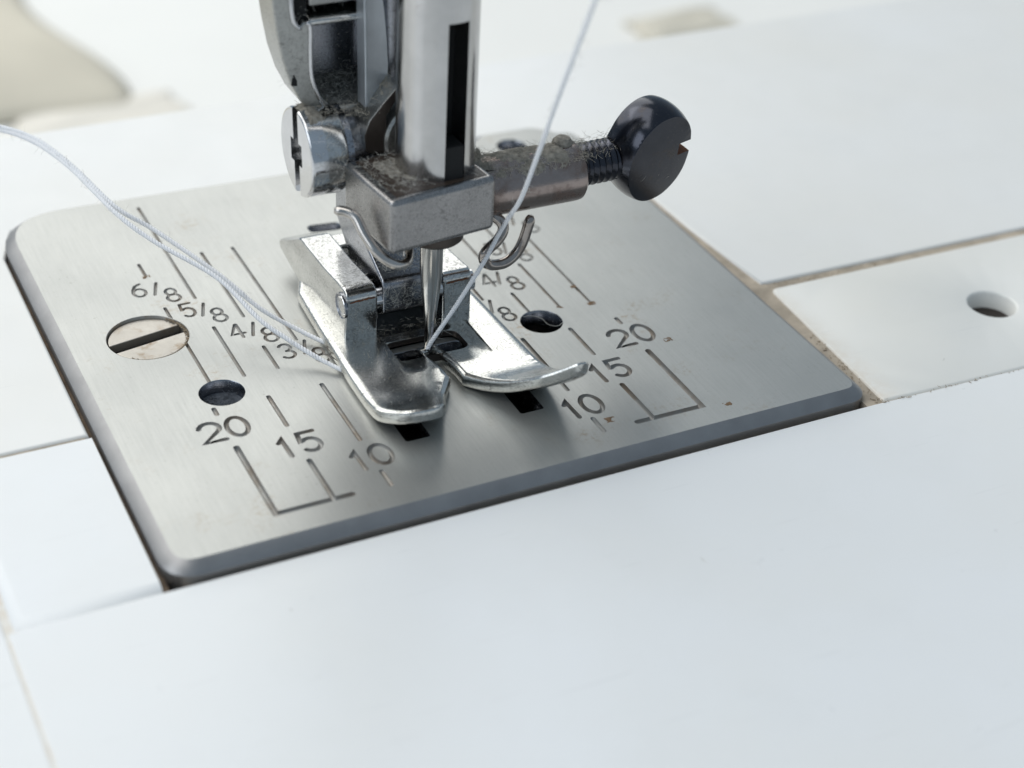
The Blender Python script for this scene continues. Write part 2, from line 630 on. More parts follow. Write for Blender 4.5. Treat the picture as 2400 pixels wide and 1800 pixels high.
GL = {
    '0': [arc(0, 0, .5, .5, 90, 450, 25)],
    '1': [[(-.42, .26), (.05, .5), (.05, -.5)]],
    '2': [arc(0, .2, .47, .30, 165, -35, 11) + [(-.5, -.5), (.5, -.5)]],
    '3': [arc(-.02, .25, .42, .25, 150, -90, 12), arc(-.02, -.25, .48, .25, 90, -150, 12)],
    '4': [[(.2, .5), (.2, -.5)], [(.12, .5), (-.5, -.2), (.5, -.2)]],
    '5': [[(.42, .5), (-.36, .5), (-.42, .06)] + arc(0.0, -.17, .46, .33, 135, -140, 13)],
    '6': [[(.3, .47), (-.1, .36), (-.38, .08)] + arc(0, -.2, .47, .30, 165, 525, 22)],
    '8': [arc(0, .25, .38, .25, 90, 450, 18), arc(0, -.25, .48, .27, 90, 450, 20)],
    '/': [[(.32, .5), (-.32, -.5)]],
}
I8 = 25.4 / 8
strokes = []
names = {}


def engrave(name, polys, hw, depth):
    k = len(names)
    names[k] = name
    for p in polys:
        strokes.append(Stroke(p, hw, depth, k))


def glyph(ch, cx, cy, w, h, hw, depth):
    engrave('engraved_numeral' if ch != '/' else 'fraction_slash', [[(cx + a * w, cy + b * h) for a, b in pl] for pl in GL[ch]], hw, depth)


def vline(x, y0, y1, hw=0.2, dep=0.26):
    engrave('guide_line', [[(x, y0), (x, (y0 + y1) / 2), (x, y1)]], hw, dep)


# guide lines, left and right of the needle
for s in (-1, 1):
    vline(s * 5 * I8, 33.2, 14.0, 0.17)
    vline(s * 4 * I8, 22.0, 9.2, 0.17)
    vline(s * 3 * I8, 21.9, 3.6, 0.17)
    vline(s * 6 * I8, 22.0, 19.6, 0.17)
    if s < 0:      # broken by the screw hole
        vline(s * 6 * I8, 13.3, 11.3, 0.17)
        vline(s * 6 * I8, 6.7, -0.7, 0.17)
    else:
        vline(s * 6 * I8, 13.3, -0.7, 0.17)
    vline(s * 5 * I8, 8.4, -0.3, 0.18)
    vline(s * 4 * I8, 3.6, -0.25, 0.18)
    vline(s * 20, -4.2, -5.1, 0.22)
    vline(s * 15, -4.2, -8.9, 0.22)
    vline(s * 10, -4.15, -13.2, 0.22)
    vline(s * 10, -18.0, -20.0, 0.24, 0.2)
    engrave('guide_line', [[(s * 20, -10.3), (s * 20, -15), (s * 20, -20), (s * 13.4, -19.95)]], 0.29, 0.42)
    vline(s * 15, -14.3, -19.9, 0.25, 0.38)
FH, FD = 0.165, 0.24
for ch, x, y in (('6', -20.45, 17.3), ('8', -17.7, 15.4), ('5', -17.2, 12.2), ('8', -14.75, 10.35), ('4', -14.1, 6.95), ('8', -11.5, 5.35),
                 ('3', -11.0, 2.1), ('8', -8.35, 0.4), ('4', 11.55, 6.7), ('8', 13.9, 5.3), ('3', 8.2, 2.1), ('8', 10.6, 0.44),
                 ('5', 14.8, 12.1), ('8', 17.15, 10.0), ('6', 17.9, 17.2), ('8', 20.45, 15.0)):
    glyph(ch, x, y, 1.25, 2.35, FH, FD)
for x, y in ((-18.86, 17.0), (-15.82, 11.75), (-12.6, 6.8), (-9.25, 2.15), (12.75, 6.75), (9.75, 2.2), (15.95, 11.9), (19.3, 17.0)):
    glyph('/', x, y, 1.1, 2.1, FH, FD)
for ch, x, y, w in (('2', -21.3, -7.45, 1.9), ('0', -18.95, -7.4, 1.75), ('1', -16.15, -11.85, 1.0), ('5', -14.05, -11.75, 1.8), ('1', -11.15, -15.9, 1.0), ('0', -9.15, -15.75, 1.75),
                    ('2', 18.65, -7.4, 1.9), ('0', 21.1, -7.35, 1.75), ('1', 13.9, -11.9, 1.0), ('5', 16.0, -11.75, 1.8), ('1', 8.95, -16.0, 1.0), ('0', 10.95, -15.95, 1.75)):
    glyph(ch, x, y, w, 2.75, 0.235, 0.36)

plate = thing('needle_plate', 'brushed steel needle plate engraved with seam guide lines and numbers under the presser foot', 'needle plate')


def resample2(poly, step):
    p = np.vstack([poly, poly[:1]])
    out = []
    for a, b in zip(p, p[1:]):
        k = max(1, int(np.linalg.norm(b - a) / step))
        out += [a + (b - a) * j / k for j in range(k)]
    return np.array(out)


OUT = rounded_poly([(-29.0, -22.85, 1.9), (34.9, -22.65, 1.2), (34.9, 33.2, 3.0), (33.2, 33.6, .8), (31.4, 35.8, 2.5), (25.0, 36.0, 2.5), (22.6, 34.3, 1.5), (-29.0, 35.9, 6.0)], 9)
OUT = resample2(np.array(OUT), 3.0)
circ = lambda cx, cy, r, n=44: np.array(arc(cx, cy, r, r, 0, 360, n + 1)[:-1])
HOLES = {
    'left_round': circ(-18.55, -2.07, 2.05), 'right_round': circ(13.06, -2.04, 2.05),
    'screw_hole': circ(-21.95, 9.0, 3.78, 56),
    'rear_oval': np.array(rounded_poly([(-1.2, 21.9, .7), (2.3, 21.4, .7), (2.3, 23.1, .7), (-1.2, 23.5, .7)], 5)),
    'feed_right': np.array(rounded_poly([(4.45, -15.0, .25), (6.75, -15.0, .25), (6.75, 8, .25), (4.45, 8, .25)], 4)),
    'feed_left': np.array(rounded_poly([(-6.5, -15.0, .25), (-4.2, -15.0, .25), (-4.2, 8, .25), (-6.5, 8, .25)], 4)),
    'needle_slot': np.array(rounded_poly([(-3.2, -4.1, .9), (4.6, -4.1, .9), (4.6, -2.0, .9), (-3.2, -2.0, .9)], 5)),
}
HOLES['thumb_notch'] = circ(26.8, 32.4, 1.7, 28)


def poly_inside(P, poly):
    x, y = P[:, 0], P[:, 1]
    ins = np.zeros(len(P), bool)
    q = np.roll(poly, -1, 0)
    for (x0, y0), (x1, y1) in zip(poly, q):
        c = ((y0 > y) != (y1 > y))
        with np.errstate(divide='ignore', invalid='ignore'):
            xi = (x1 - x0) * (y - y0) / (y1 - y0) + x0
        ins ^= c & (x < xi)
    return ins


def build_plate_top():
    vs, es = [], []

    def loop(p):
        b = len(vs)
        for q in p:
            vs.append(Vector((float(q[0]), float(q[1]))))
        n = len(p)
        for i in range(n):
            es.append((b + i, b + (i + 1) % n))
    loop(OUT)
    for h in HOLES.values():
        loop(h)
    for s in strokes:
        for fr in (1.0, 0.88, 0.55, 0.2):
            for c in s.contour(s.hw * fr):
                loop(c)
    # a sparse grid keeps the triangles from growing long and thin
    for x in np.arange(-27, 34, 3.1):
        for y in np.arange(-21, 33, 3.1):
            vs.append(Vector((float(x), float(y))))
    V, E, F, _, _, _ = delaunay_2d_cdt(vs, es, [], 0, 1e-5)
    P = np.array([(v.x, v.y) for v in V])
    cen = np.array([P[list(f)].mean(0) for f in F])
    keep = poly_inside(cen, OUT)
    for h in HOLES.values():
        keep &= ~poly_inside(cen, h)
    z = np.zeros(len(P))
    owner = np.full(len(F), -1)
    for s in strokes:
        d = s.dist(P) / s.hw
        z = np.minimum(z, -s.depth * np.sqrt(np.clip(1 - d * d, 0, 1)) * (d < 0.995))
        dc = s.dist(cen) / s.hw
        owner[dc < 0.995] = s.part
    V3 = np.column_stack([P, z])

    def sub(idx, flat=False):
        m = {}
        vv, ff = [], []
        for i in idx:
            g = []
            for k in F[i]:
                if k not in m:
                    m[k] = len(vv)
                    vv.append((P[k][0], P[k][1], 0.0) if flat else V3[k])
                g.append(m[k])
            ff.append(tuple(g))
        return vv, ff
    idx = np.arange(len(F))
    v, f = sub(idx[keep & (owner < 0)], True)
    mesh_obj('plate_surface', v, f, M['plate'], plate, smooth=40)
    for k in names:
        sel = idx[keep & (owner == k)]
        if len(sel):
            v, f = sub(sel)
            mesh_obj(names[k], v, f, M['groove'], plate, smooth=70)


build_plate_top()


def ring_strip(loops, mat, name, parent, smooth=40):
    v, f = [], []
    n = len(loops[0])
    for L in loops:
        v += [tuple(q) for q in L]
    for j in range(len(loops) - 1):
        for i in range(n):
            i2 = (i + 1) % n
            f.append((j * n + i, j * n + i2, (j + 1) * n + i2, (j + 1) * n + i))
    return mesh_obj(name, v, f, mat, parent, smooth=smooth)


def z3(p, z):
    return np.column_stack([p, np.full(len(p), z)])


ring_strip([z3(OUT, 0), z3(inset(OUT, -0.03), -0.012), z3(inset(OUT, -0.98), -0.74), z3(inset(OUT, -1.08), -0.85), z3(inset(OUT, -1.08), -2.9)],
           M['chamfer'], 'bevelled_edge', plate, 24)
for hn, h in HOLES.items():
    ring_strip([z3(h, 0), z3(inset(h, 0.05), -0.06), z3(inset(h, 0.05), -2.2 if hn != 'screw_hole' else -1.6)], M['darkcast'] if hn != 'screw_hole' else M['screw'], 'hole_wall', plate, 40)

# plate screw
scr = thing('plate_screw', 'large flat slotted screw with brown grime sunk in the left of the needle plate', 'screw')
ang = math.radians(11)
bm = lathe_bm([(-1.6, 3.66), (-0.42, 3.66), (-0.30, 3.56), (-0.27, 3.4), (-0.25, 0)], (0, 0, 1), (0, 0, 0), 64)
sx = bmesh.new()
me_h = bpy.data.meshes.new('screw_head')
bmesh.ops.recalc_face_normals(bm, faces=bm.faces)


def cut_slot_disc(r, hw, ztop, zbot, zbase, mat, slotmat, parent, xf, name='screw_head', slot_name='screw_slot', rim=0.12, notch=None):
    """flat round head with a straight slot, built as two half discs and a sunk floor"""
    halves = []
    for s in (1, -1):
        a0 = math.asin(hw / r)
        pts = [(r * math.cos(a), r * math.sin(a)) for a in np.linspace(a0, math.pi - a0, 30)]
        poly = [(x, s * y) for x, y in pts]
        if s < 0:
            poly = poly[::-1]
        b = prism_bm(poly, zbase, ztop, 'z')
        bevel(b, rim, 2, 0.6, lambda e: all(abs(v.co.z - ztop) < 1e-4 for v in e.verts))
        b.transform(xf)
        halves.append(b)
    me = bpy.data.meshes.new('h')
    halves[1].to_mesh(me)
    halves[0].from_mesh(me)
    halves[1].free()
    o = from_bm(name, halves[0], mat, parent)
    a0 = math.asin(hw / r)
    xx = r * math.cos(a0)
    b = box(-xx, xx, -hw, hw, zbase, zbot)
    b.transform(xf)
    from_bm(slot_name, b, slotmat, parent)
    return o


bm.free()
sx.free()
cut_slot_disc(3.62, 0.70, -0.16, -0.95, -1.6, M['screw'], M['slot'], scr,
              Matrix.Translation((-21.95, 9.0, 0)) @ Matrix.Rotation(math.radians(-2.0), 4, 'X') @ Matrix.Rotation(ang, 4, 'Z'))
gp = []
for a in np.linspace(-130, 40, 26):
    ca, sa = math.cos(math.radians(a)), math.sin(math.radians(a))
    gp.append(((-21.95 + 3.42 * ca, 9 + 3.42 * sa, -0.16), (0.34 * ca, 0.34 * sa, 0), (-0.42 * sa, 0.42 * ca, 0)))
lint('grime', gp, 520, 0.16, M['grime'], scr, 5, 0.045, 0.02, 0.02)
# lint that has settled in the left round hole
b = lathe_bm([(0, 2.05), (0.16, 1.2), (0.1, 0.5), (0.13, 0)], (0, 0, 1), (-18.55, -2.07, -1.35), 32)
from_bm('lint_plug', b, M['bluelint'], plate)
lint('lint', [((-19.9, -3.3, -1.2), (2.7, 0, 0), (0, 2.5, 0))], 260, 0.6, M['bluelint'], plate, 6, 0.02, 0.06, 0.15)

# ------------------------------------------------------------------ machine bed
bed = thing('machine_bed', 'white plastic sewing machine bed panels surrounding the steel needle plate', 'machine bed')
ZB = -1.2


def panel(name, poly, mat, parent, z1=ZB, z0=-5.0, bev=0.25, seg=3, test=None, **kw):
    b = prism_bm(poly, z0, z1, 'z')
    bevel(b, bev, seg, 0.3, test or (lambda e: all(v.co.z > z1 - 1e-3 for v in e.verts)))
    return from_bm(name, b, mat, parent, **kw)


rear_poly = [(-200, -2.25), (-30.5, -2.25), (-30.35, 30), (-28.5, 35.2), (-24, 37.4), (22, 36.2), (24.5, 38.0), (32, 38.0), (33.5, 35.8), (36.3, 34.5), (37.1, 10), (38.0, -2.1), (160, -4.0), (320, -6), (320, 56.2), (-200, 56.8)]
panel('rear_panel', rear_poly, M['rearwhite'], bed, bev=0.35)
panel('front_panel', [(-42.35, -24.35), (-42.35, -160), (360, -160), (360, -32), (120, -26.6), (36, -24.35)][::-1], M['white'], bed, bev=0.12)
panel('end_panel', [(-42.5, -22.0), (-42.5, -160), (-200, -160), (-200, -2.6)] + [(-42.5, -2.6)], M['white'], bed, z1=-1.5, bev=0.3)
# dark interior below the panels, seen only through the gaps
b = box(-200, 320, -150, 55, -9, -4.2)
from_bm('bed_interior', b, M['dark'], bed)
for y0, y1 in ((-6.5, 2), (-34, -22)):
    b = box(38.2, 320, y0, y1, -4.0, -1.5)
    from_bm('seam_dirt', b, M['seam'], bed)
b = box(-41.5, -30.9, -3.4, -1.5, -4.0, -1.42)
from_bm('seam_dirt', b, M['seam'], bed)
b = box(35.3, 38.6, -24.4, 34.5, -4.0, -1.42)
from_bm('seam_dirt', b, M['seam'], bed)
b = box(-120, -41.6, -100, 0, -4.0, -1.62)
from_bm('seam_dirt', b, M['cream'], bed)
b = box(-31.2, -29.9, -24.3, 34, -4.0, -2.0)
from_bm('seam_dirt', b, M['gapdirt'], bed)
b = box(-43, 34, -24.6, -23.9, -4.0, -2.3)
from_bm('seam_dirt', b, M['grime'], bed)

lc = tag(panel('bed_cover', [(-42.2, -24.2), (-30.55, -24.2), (-30.4, -2.75), (-42.2, -2.75)], M['white'], None, bev=0.0), 'white plastic bed cover with a rounded front corner left of the needle plate', 'bed cover', 'covers either side of the needle plate')
lcb = bmesh.new()
lcb.from_mesh(lc.data)
bevel(lcb, 1.25, 5, 0.3, lambda e: (all(v.co.y < -24 for v in e.verts) and all(v.co.z > -1.3 for v in e.verts)) or all(v.co.x < -42 and v.co.z > -1.3 for v in e.verts))
bmesh.ops.recalc_face_normals(lcb, faces=lcb.faces)
lcb.to_mesh(lc.data)
lcb.free()
lc.data.polygons.foreach_set('use_smooth', [True] * len(lc.data.polygons))


def holed_panel(name, outline, hole, mat, z1, z0):
    vs, es = [], []
    o2 = resample2(np.array(outline), 4.0)
    oi = inset(o2, 0.3)
    for p in (oi, hole):
        b0 = len(vs)
        vs.extend(Vector((float(a), float(c))) for a, c in p)
        es.extend((b0 + i, b0 + (i + 1) % len(p)) for i in range(len(p)))
    V, E, F, *_ = delaunay_2d_cdt(vs, es, [], 0, 1e-5)
    P = np.array([(q.x, q.y) for q in V])
    cen = np.array([P[list(f)].mean(0) for f in F])
    k = poly_inside(cen, oi) & ~poly_inside(cen, hole)
    v = [(a, c, z1) for a, c in P]
    f = [tuple(F[i]) for i in np.where(k)[0]]

    def strip(loops):
        b0 = len(v)
        n = len(loops[0])
        for L in loops:
            v.extend(tuple(q) for q in L)
        for j in range(len(loops) - 1):
            for i in range(n):
                f.append((b0 + j * n + i, b0 + j * n + (i + 1) % n, b0 + (j + 1) * n + (i + 1) % n, b0 + (j + 1) * n + i))
    strip([z3(oi, z1), z3(inset(o2, 0.08), z1 - 0.09), z3(o2, z1 - 0.3), z3(o2, z0)])
    strip([z3(hole, z1), z3(inset(hole, 0.12), z1 - 0.05), z3(inset(hole, 0.25), z1 - 0.25), z3(inset(hole, 0.3), z1 - 3.4)])
    me = bpy.data.meshes.new(name)
    me.from_pydata([tuple(map(float, q)) for q in v], [], f)
    bm = bmesh.new()
    bm.from_mesh(me)
    bmesh.ops.remove_doubles(bm, verts=bm.verts, dist=1e-4)
    bmesh.ops.recalc_face_normals(bm, faces=bm.faces)
    bm.to_mesh(me)
    bm.free()
    return link(name, me, mat, None, None, 50)


rc_poly = rounded_poly([(37.0, -24.2, 0.4), (120, -26.4, 0), (320, -31.5, 0), (320, -7.0, 0), (160, -5.0, 0), (38.3, -3.3, 0.9)], 5)
rc = tag(holed_panel('bed_cover', rc_poly, circ(57.8, -14.2, 2.65, 40), M['cream'], ZB - 0.02, -4.0), 'cream plastic bed cover with one round hole right of the needle plate', 'bed cover', 'covers either side of the needle plate')
b = lathe_bm([(0, 0), (0.01, 2.6)], (0, 0, 1), (57.8, -14.2, -3.1), 32)
from_bm('hole_floor', b, M['slot'], rc)  # dark floor colour stands in for the shade down the hole

# grime gathered along the gap right of the plate
gr = []
lint('grime', [((36.2, -23.9, -1.4), (0.8, 0.2, 0), (0.9, 12, 0)), ((36.0, -24.6, -1.3), (1.6, -0.1, 0), (0, 1.0, 0)), ((38.5, -3.3, -1.5), (14, -.25, 0), (0, 0.9, 0))], 170, 0.16, M['grime'], bed, 9, 0.045, 0.01, 0.02)
lint('grime', [((36.5, -24.55, -1.2), (34, -0.95, 0), (0, 0.22, 0))], 70, 0.3, M['grime'], bed, 12, 0.03)
lint('grime', [((-31.0, -22, -2.0), (0.25, 0, 0), (0.2, 26, 0))], 300, 0.5, M['grime'], bed, 10, 0.05)

def vnoise(n, m, cell, rg):
    out = np.zeros((n, m))
    amp, tot = 1.0, 0.0
    while cell >= 1.5:
        g = rg.random((int(n / cell) + 3, int(m / cell) + 3))
        y, x = np.arange(n) / cell, np.arange(m) / cell
        yi, xi = y.astype(int), x.astype(int)
        fy, fx = (y - yi)[:, None], (x - xi)[None, :]
        fy, fx = fy * fy * (3 - 2 * fy), fx * fx * (3 - 2 * fx)
        a = g[np.ix_(yi, xi)] * (1 - fy) * (1 - fx) + g[np.ix_(yi + 1, xi)] * fy * (1 - fx) + g[np.ix_(yi, xi + 1)] * (1 - fy) * fx + g[np.ix_(yi + 1, xi + 1)] * fy * fx
        out += a * amp
        tot += amp
        amp *= 0.6
        cell /= 2.0
    return out / tot


def felt(name, surf, n, m, thick, cover, mat, parent, seed, cell=12):
    """matted lint: a lumpy skin over surf(u, v) -> (point, normal), sunk below the metal where there is none"""
    rg = np.random.default_rng(seed)
    h = vnoise(n, m, cell, rg) + 0.25 * rg.random((n, m)) * 0.5
    u, w = np.linspace(0, 1, n)[:, None], np.linspace(0, 1, m)[None, :]
    edge = np.minimum(np.minimum(u, 1 - u), np.minimum(w, 1 - w)) * 5
    h = (h - (1 - cover)) * 2.0 * thick
    h = np.where(edge < 1, h - (1 - edge) * thick * 1.3, h)
    h = np.maximum(h, -0.2 if thick > 0.1 else -0.03)
    v, f = [], []
    for i in range(n):
        for j in range(m):
            p, q = surf(i / (n - 1), j / (m - 1))
            v.append(np.array(p) + np.array(q) * h[i, j])
    for i in range(n - 1):
        for j in range(m - 1):
            a = i * m + j
            if max(h[i, j], h[i + 1, j], h[i, j + 1], h[i + 1, j + 1]) > (-0.15 if thick > 0.1 else -0.01):
                f.append((a, a + m, a + m + 1, a + 1))
    return mesh_obj(name, v, f, mat, parent, 'stuff', smooth=60)


def flat_surf(c, eu, ev):
    c, eu, ev = [np.array(q, float) for q in (c, eu, ev)]
    nr = np.cross(eu, ev)
    nr /= np.linalg.norm(nr)
    return lambda a, b_: (c + eu * a + ev * b_, nr)


def barrel_surf(x0, x1, cy, cz, r, a0, a1):
    def fn(a, b_):
        t = math.radians(a0 + (a1 - a0) * b_)
        nr = np.array([0, math.cos(t), math.sin(t)])
        return np.array([x0 + (x1 - x0) * a, cy, cz]) + nr * r, nr
    return fn


# ------------------------------------------------------------------ needle bar with clamp
nb = thing('needle_bar', 'slotted steel needle bar with square needle clamp and black thumb screw', 'needle bar')
BX, BY, BR = 1.0, -3.05, 3.42
z_slot_top = 33.4


def bar_ring(slot):
    if not slot:
        return [(BX + BR * math.cos(a), BY + BR * math.sin(a)) for a in np.linspace(0, 2 * math.pi, 64, endpoint=False)]
    x0, x1, yin = slot
    a0 = -math.acos(x1 / BR)
    a1 = -math.acos(x0 / BR) + 2 * math.pi
    pts = [(BX + BR * math.cos(a), BY + BR * math.sin(a)) for a in np.linspace(a0, a1, 60)]
    pts += [(BX + x0, BY + yin), (BX + x1, BY + yin)]
    return pts


SL = (-0.62, 1.28, -0.4)
b = prism_bm(bar_ring(SL), 18.0, z_slot_top, 'z')
from_bm('bar_shaft', b, M['bar'], nb, weighted=False, smooth=30)
b = prism_bm(bar_ring(None), z_slot_top, 75.0, 'z')
from_bm('bar_shaft', b, M['bar'], nb, weighted=False, smooth=30)
b = box(BX + SL[0] + .01, BX + SL[1] - .01, BY + SL[2] - 0.08, BY + SL[2] + 0.3, 18.2, z_slot_top + 0.05)  # black liner on the slot floor stands in for its shade
from_bm('bar_slot', b, M['recess_shade'], nb)
# black block standing in for the shaded notch at the foot of the slot
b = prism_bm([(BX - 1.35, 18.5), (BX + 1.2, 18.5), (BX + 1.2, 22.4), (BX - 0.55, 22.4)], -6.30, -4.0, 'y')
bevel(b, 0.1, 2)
from_bm('slot_notch_shade', b, M['recess_shade'], nb)

yaw = Matrix.Translation((BX, BY, 0)) @ Matrix.Rotation(math.radians(6.3), 4, 'Z') @ Matrix.Translation((-BX, -BY, 0))
b = box(-5.75, 4.55, -7.55, 0.9, 14.25, 19.35)
bevel(b, 0.55, 5)
b.transform(yaw)
clamp = from_bm('needle_clamp', b, M['nickel'], nb)
b = box(-4.9, 3.9, -6.9, 0.3, 19.36, 19.38)
b.transform(yaw)
from_bm('oily_dirt', b, M['oil'], clamp)
b = lathe_bm([(0, 0), (0, 2.3), (0.25, 2.55), (2.4, 2.6), (2.6, 0)], (0, 0, 1), (0.9, -3.6, 12.5), 40)
from_bm('clamp_boss', b, M['umber'], nb)
b = lathe_bm([(0, 2.7), (9.3, 2.72), (9.75, 2.66), (9.95, 2.45), (9.95, 1.7), (5, 1.7)], (1, 0, 0), (5.0, -3.05, 16.25), 48)
from_bm('clamp_sleeve', b, M['brown'], nb)
b = lathe_bm([(0, 0), (0, 1.0), (0.5, 0.95), (0.9, 0.6), (1.0, 0)], (0.15, 0, 1), (13.6, -2.6, 18.6), 20)
from_bm('sleeve_bump', b, M['felt'], nb)

ax = Vector((1, 0.0, 0.02)).normalized()
prof = [(0, 1.4)]
s = 0.0
while s < 4.6:
    prof += [(s + 0.05, 1.62), (s + 0.22, 1.98), (s + 0.34, 1.98), (s + 0.52, 1.62)]
    s += 0.62
prof.append((s + 0.5, 1.62))
thumb = bpy.data.objects.new('thumb_screw', None)
b = lathe_bm(prof, ax, (14.2, -2.9, 16.55), 40)
th = from_bm('thumb_screw', b, M['black'], nb, weighted=False, smooth=70)
bpy.data.objects.remove(thumb)
# flattened thumb head: a turned knob cut by two planes, with a slot in its end
prof = [(0, 2.1), (0.3, 2.6), (0.9, 3.6), (1.8, 4.5), (2.9, 5.05), (4.0, 5.2), (5.2, 5.02), (6.2, 4.5), (7.1, 3.65), (7.7, 2.6), (8.0, 1.5), (8.08, 0)]
KS = 0.94
knob_o = Vector((18.6, -2.85, 16.7))
kax = Vector((1, 0.05, 0.045)).normalized()
prof = [(float(q[0]), float(q[1])) for q in catmull([(a_, r_, 0) for a_, r_ in prof[:-1]], 4)] + [(8.08, 0.0)]
prof = [(a_ * 0.97, r_ * KS) for a_, r_ in prof]
b = lathe_bm(prof, kax, knob_o, 96)
bmesh.ops.recalc_face_normals(b, faces=b.faces)
nrm = Vector((0.24, -0.95, -0.16)).normalized()
for sgn, off in ((1, 1.9), (-1, 1.9)):
    n_ = nrm * sgn
    c_ = knob_o + kax * 4.2
    g = bmesh.ops.bisect_plane(b, geom=list(b.verts) + list(b.edges) + list(b.faces), plane_co=c_ + n_ * off, plane_no=n_, clear_outer=True)
    ed = [e for e in b.edges if e.is_boundary]
    if ed:
        bmesh.ops.edgeloop_fill(b, edges=ed)
    bmesh.ops.dissolve_degenerate(b, edges=b.edges, dist=0.02)
# slot cut along the thickness at the outer end
knob_me = bpy.data.meshes.new('knob')
bmesh.ops.recalc_face_normals(b, faces=b.faces)
es = [e for e in b.edges if len(e.link_faces) == 2 and e.calc_face_angle(0) > 0.55]
bmesh.ops.bevel(b, geom=es, offset=0.4, segments=4, profile=0.5, affect='EDGES', clamp_overlap=True)
bmesh.ops.remove_doubles(b, verts=b.verts, dist=0.004)
bmesh.ops.dissolve_degenerate(b, edges=b.edges, dist=0.003)
head = from_bm('screw_head', b, [M['black'], M['rust']], th, weighted=False, smooth=50)
cb = box(-1.9, 1.5, -4, 4, -0.62, 0.62)
rot = Vector((1, 0, 0)).rotation_difference(kax).to_matrix().to_4x4()
cb.transform(Matrix.Translation(knob_o + kax * 8.2) @ rot)
cutter = from_bm('slot_cutter', cb, [M['black'], M['rust']], None, weighted=False, smooth=0)
for p in cutter.data.polygons:
    p.material_index = 1
md = head.modifiers.new('slot', 'BOOLEAN')
md.object = cutter
md.solver = 'EXACT'
dg = bpy.context.evaluated_depsgraph_get()
new = bpy.data.meshes.new_from_object(head.evaluated_get(dg))
head.modifiers.clear()
head.data = new
bpy.data.objects.remove(cutter)

# wire thread guides on the clamp
tube('wire_guide', [(-8.15, -2.9, 16.5), (-7.4, -3.4, 16.55), (-6.75, -4.2, 16.25), (-6.45, -5.4, 15.2), (-5.95, -6.7, 14.2), (-5.2, -7.6, 13.5), (-4.3, -7.7, 12.95), (-3.3, -7.0, 12.6), (-2.6, -5.9, 12.5), (-2.2, -4.9, 13.2), (-2.2, -4.6, 14.4)], 0.44, M['wire'], nb)
tube('thread_hook', [(4.6, -3.0, 14.6), (5.9, -4.3, 14.15), (6.65, -5.0, 13.6), (6.75, -5.3, 12.85), (6.1, -5.5, 12.05), (5.15, -5.5, 11.25), (4.9, -5.4, 10.5), (5.35, -5.3, 9.75), (6.2, -5.2, 9.4), (7.3, -5.1, 9.4), (8.3, -5.0, 10.0), (8.9, -5.0, 11.0), (9.3, -5.0, 12.3), (9.6, -5.0, 13.6)], 0.50, M['wire2'], nb)

felt('matted_lint', barrel_surf(4.6, 14.7, -3.05, 16.25, 2.72, 165, 35), 90, 60, 0.24, 0.47, M['felt'], nb, 71, 14)
felt('matted_lint', flat_surf((-4.7, -6.7, 19.43), (8.6, 0.95, 0), (-0.7, 6.6, 0)), 80, 60, 0.30, 0.40, M['felt'], nb, 72, 14)
felt('matted_lint', flat_surf((3.6, -5.0, 19.2), (2.6, 0.2, -0.5), (0, 4.0, 0)), 40, 50, 0.55, 0.6, M['felt'], nb, 73, 10)
lint('lint', [((-5.0, -6.9, 19.42), (9.0, 1, 0), (-0.7, 6.6, 0))], 420, 0.9, M['lintpale'], nb, 21, 0.011, 0.08, 0.15)
lint('lint', [((5.0, -4.9, 18.2), (10, 0, 0), (0, 2.4, 0.75)), ((4.2, -4.6, 19.3), (1.8, 0, -0.3), (0, 3.5, 0))], 1300, 0.9, M['lint'], nb, 22, 0.010, 0.10, 0.10)
lint('lint', [((14.9, -4.2, 17.9), (4.0, 0, 0.15), (0, 2.6, 0.7))], 130, 0.9, M['lint'], nb, 23, 0.013, 0.05, 0.2)
lint('lint', [((20.5, -4.9, 13.5), (4, 0.5, 0), (0, 0, 7.0))], 8, 0.7, M['lint'], nb, 24, 0.010, 0.02, 0.0)

# ------------------------------------------------------------------ needle
nd = tag(from_bm('needle', lathe_bm([(-2.5, 0), (-2.0, 0.3), (0.0, 0.49), (3.2, 0.53), (4.6, 0.62), (6.6, 0.84), (8.6, 1.02), (13.5, 1.03), (13.6, 0)], (0, 0, 1), (0.92, BY, 0), 28), M['needle'], None, weighted=False, smooth=40),
         'thin steel sewing needle going down through the hole of the presser foot', 'needle')
# darker strip standing in for the shade of the long blade groove
b = box(0.80, 1.04, BY - 0.56, BY - 0.44, 0.5, 4.8)
b.transform(Matrix.Identity(4))
from_bm('groove_shade_strip', b, M['darkcast'], nd)

# ------------------------------------------------------------------ presser foot
pf = thing('presser_foot', 'chrome zigzag presser foot with two upturned toes lying on the needle plate', 'presser foot')
FX = 0.35


def zt(y):
    d = np.maximum(0.0, -(np.asarray(y, float) + 8.8))
    return 1.5 + 0.047 * d * d


def curl(P):
    return zt(P[:, 1]) + np.where(P[:, 0] > 0.6, 0.011, -0.004) * np.maximum(0.0, -(P[:, 1] + 8.8)) ** 2


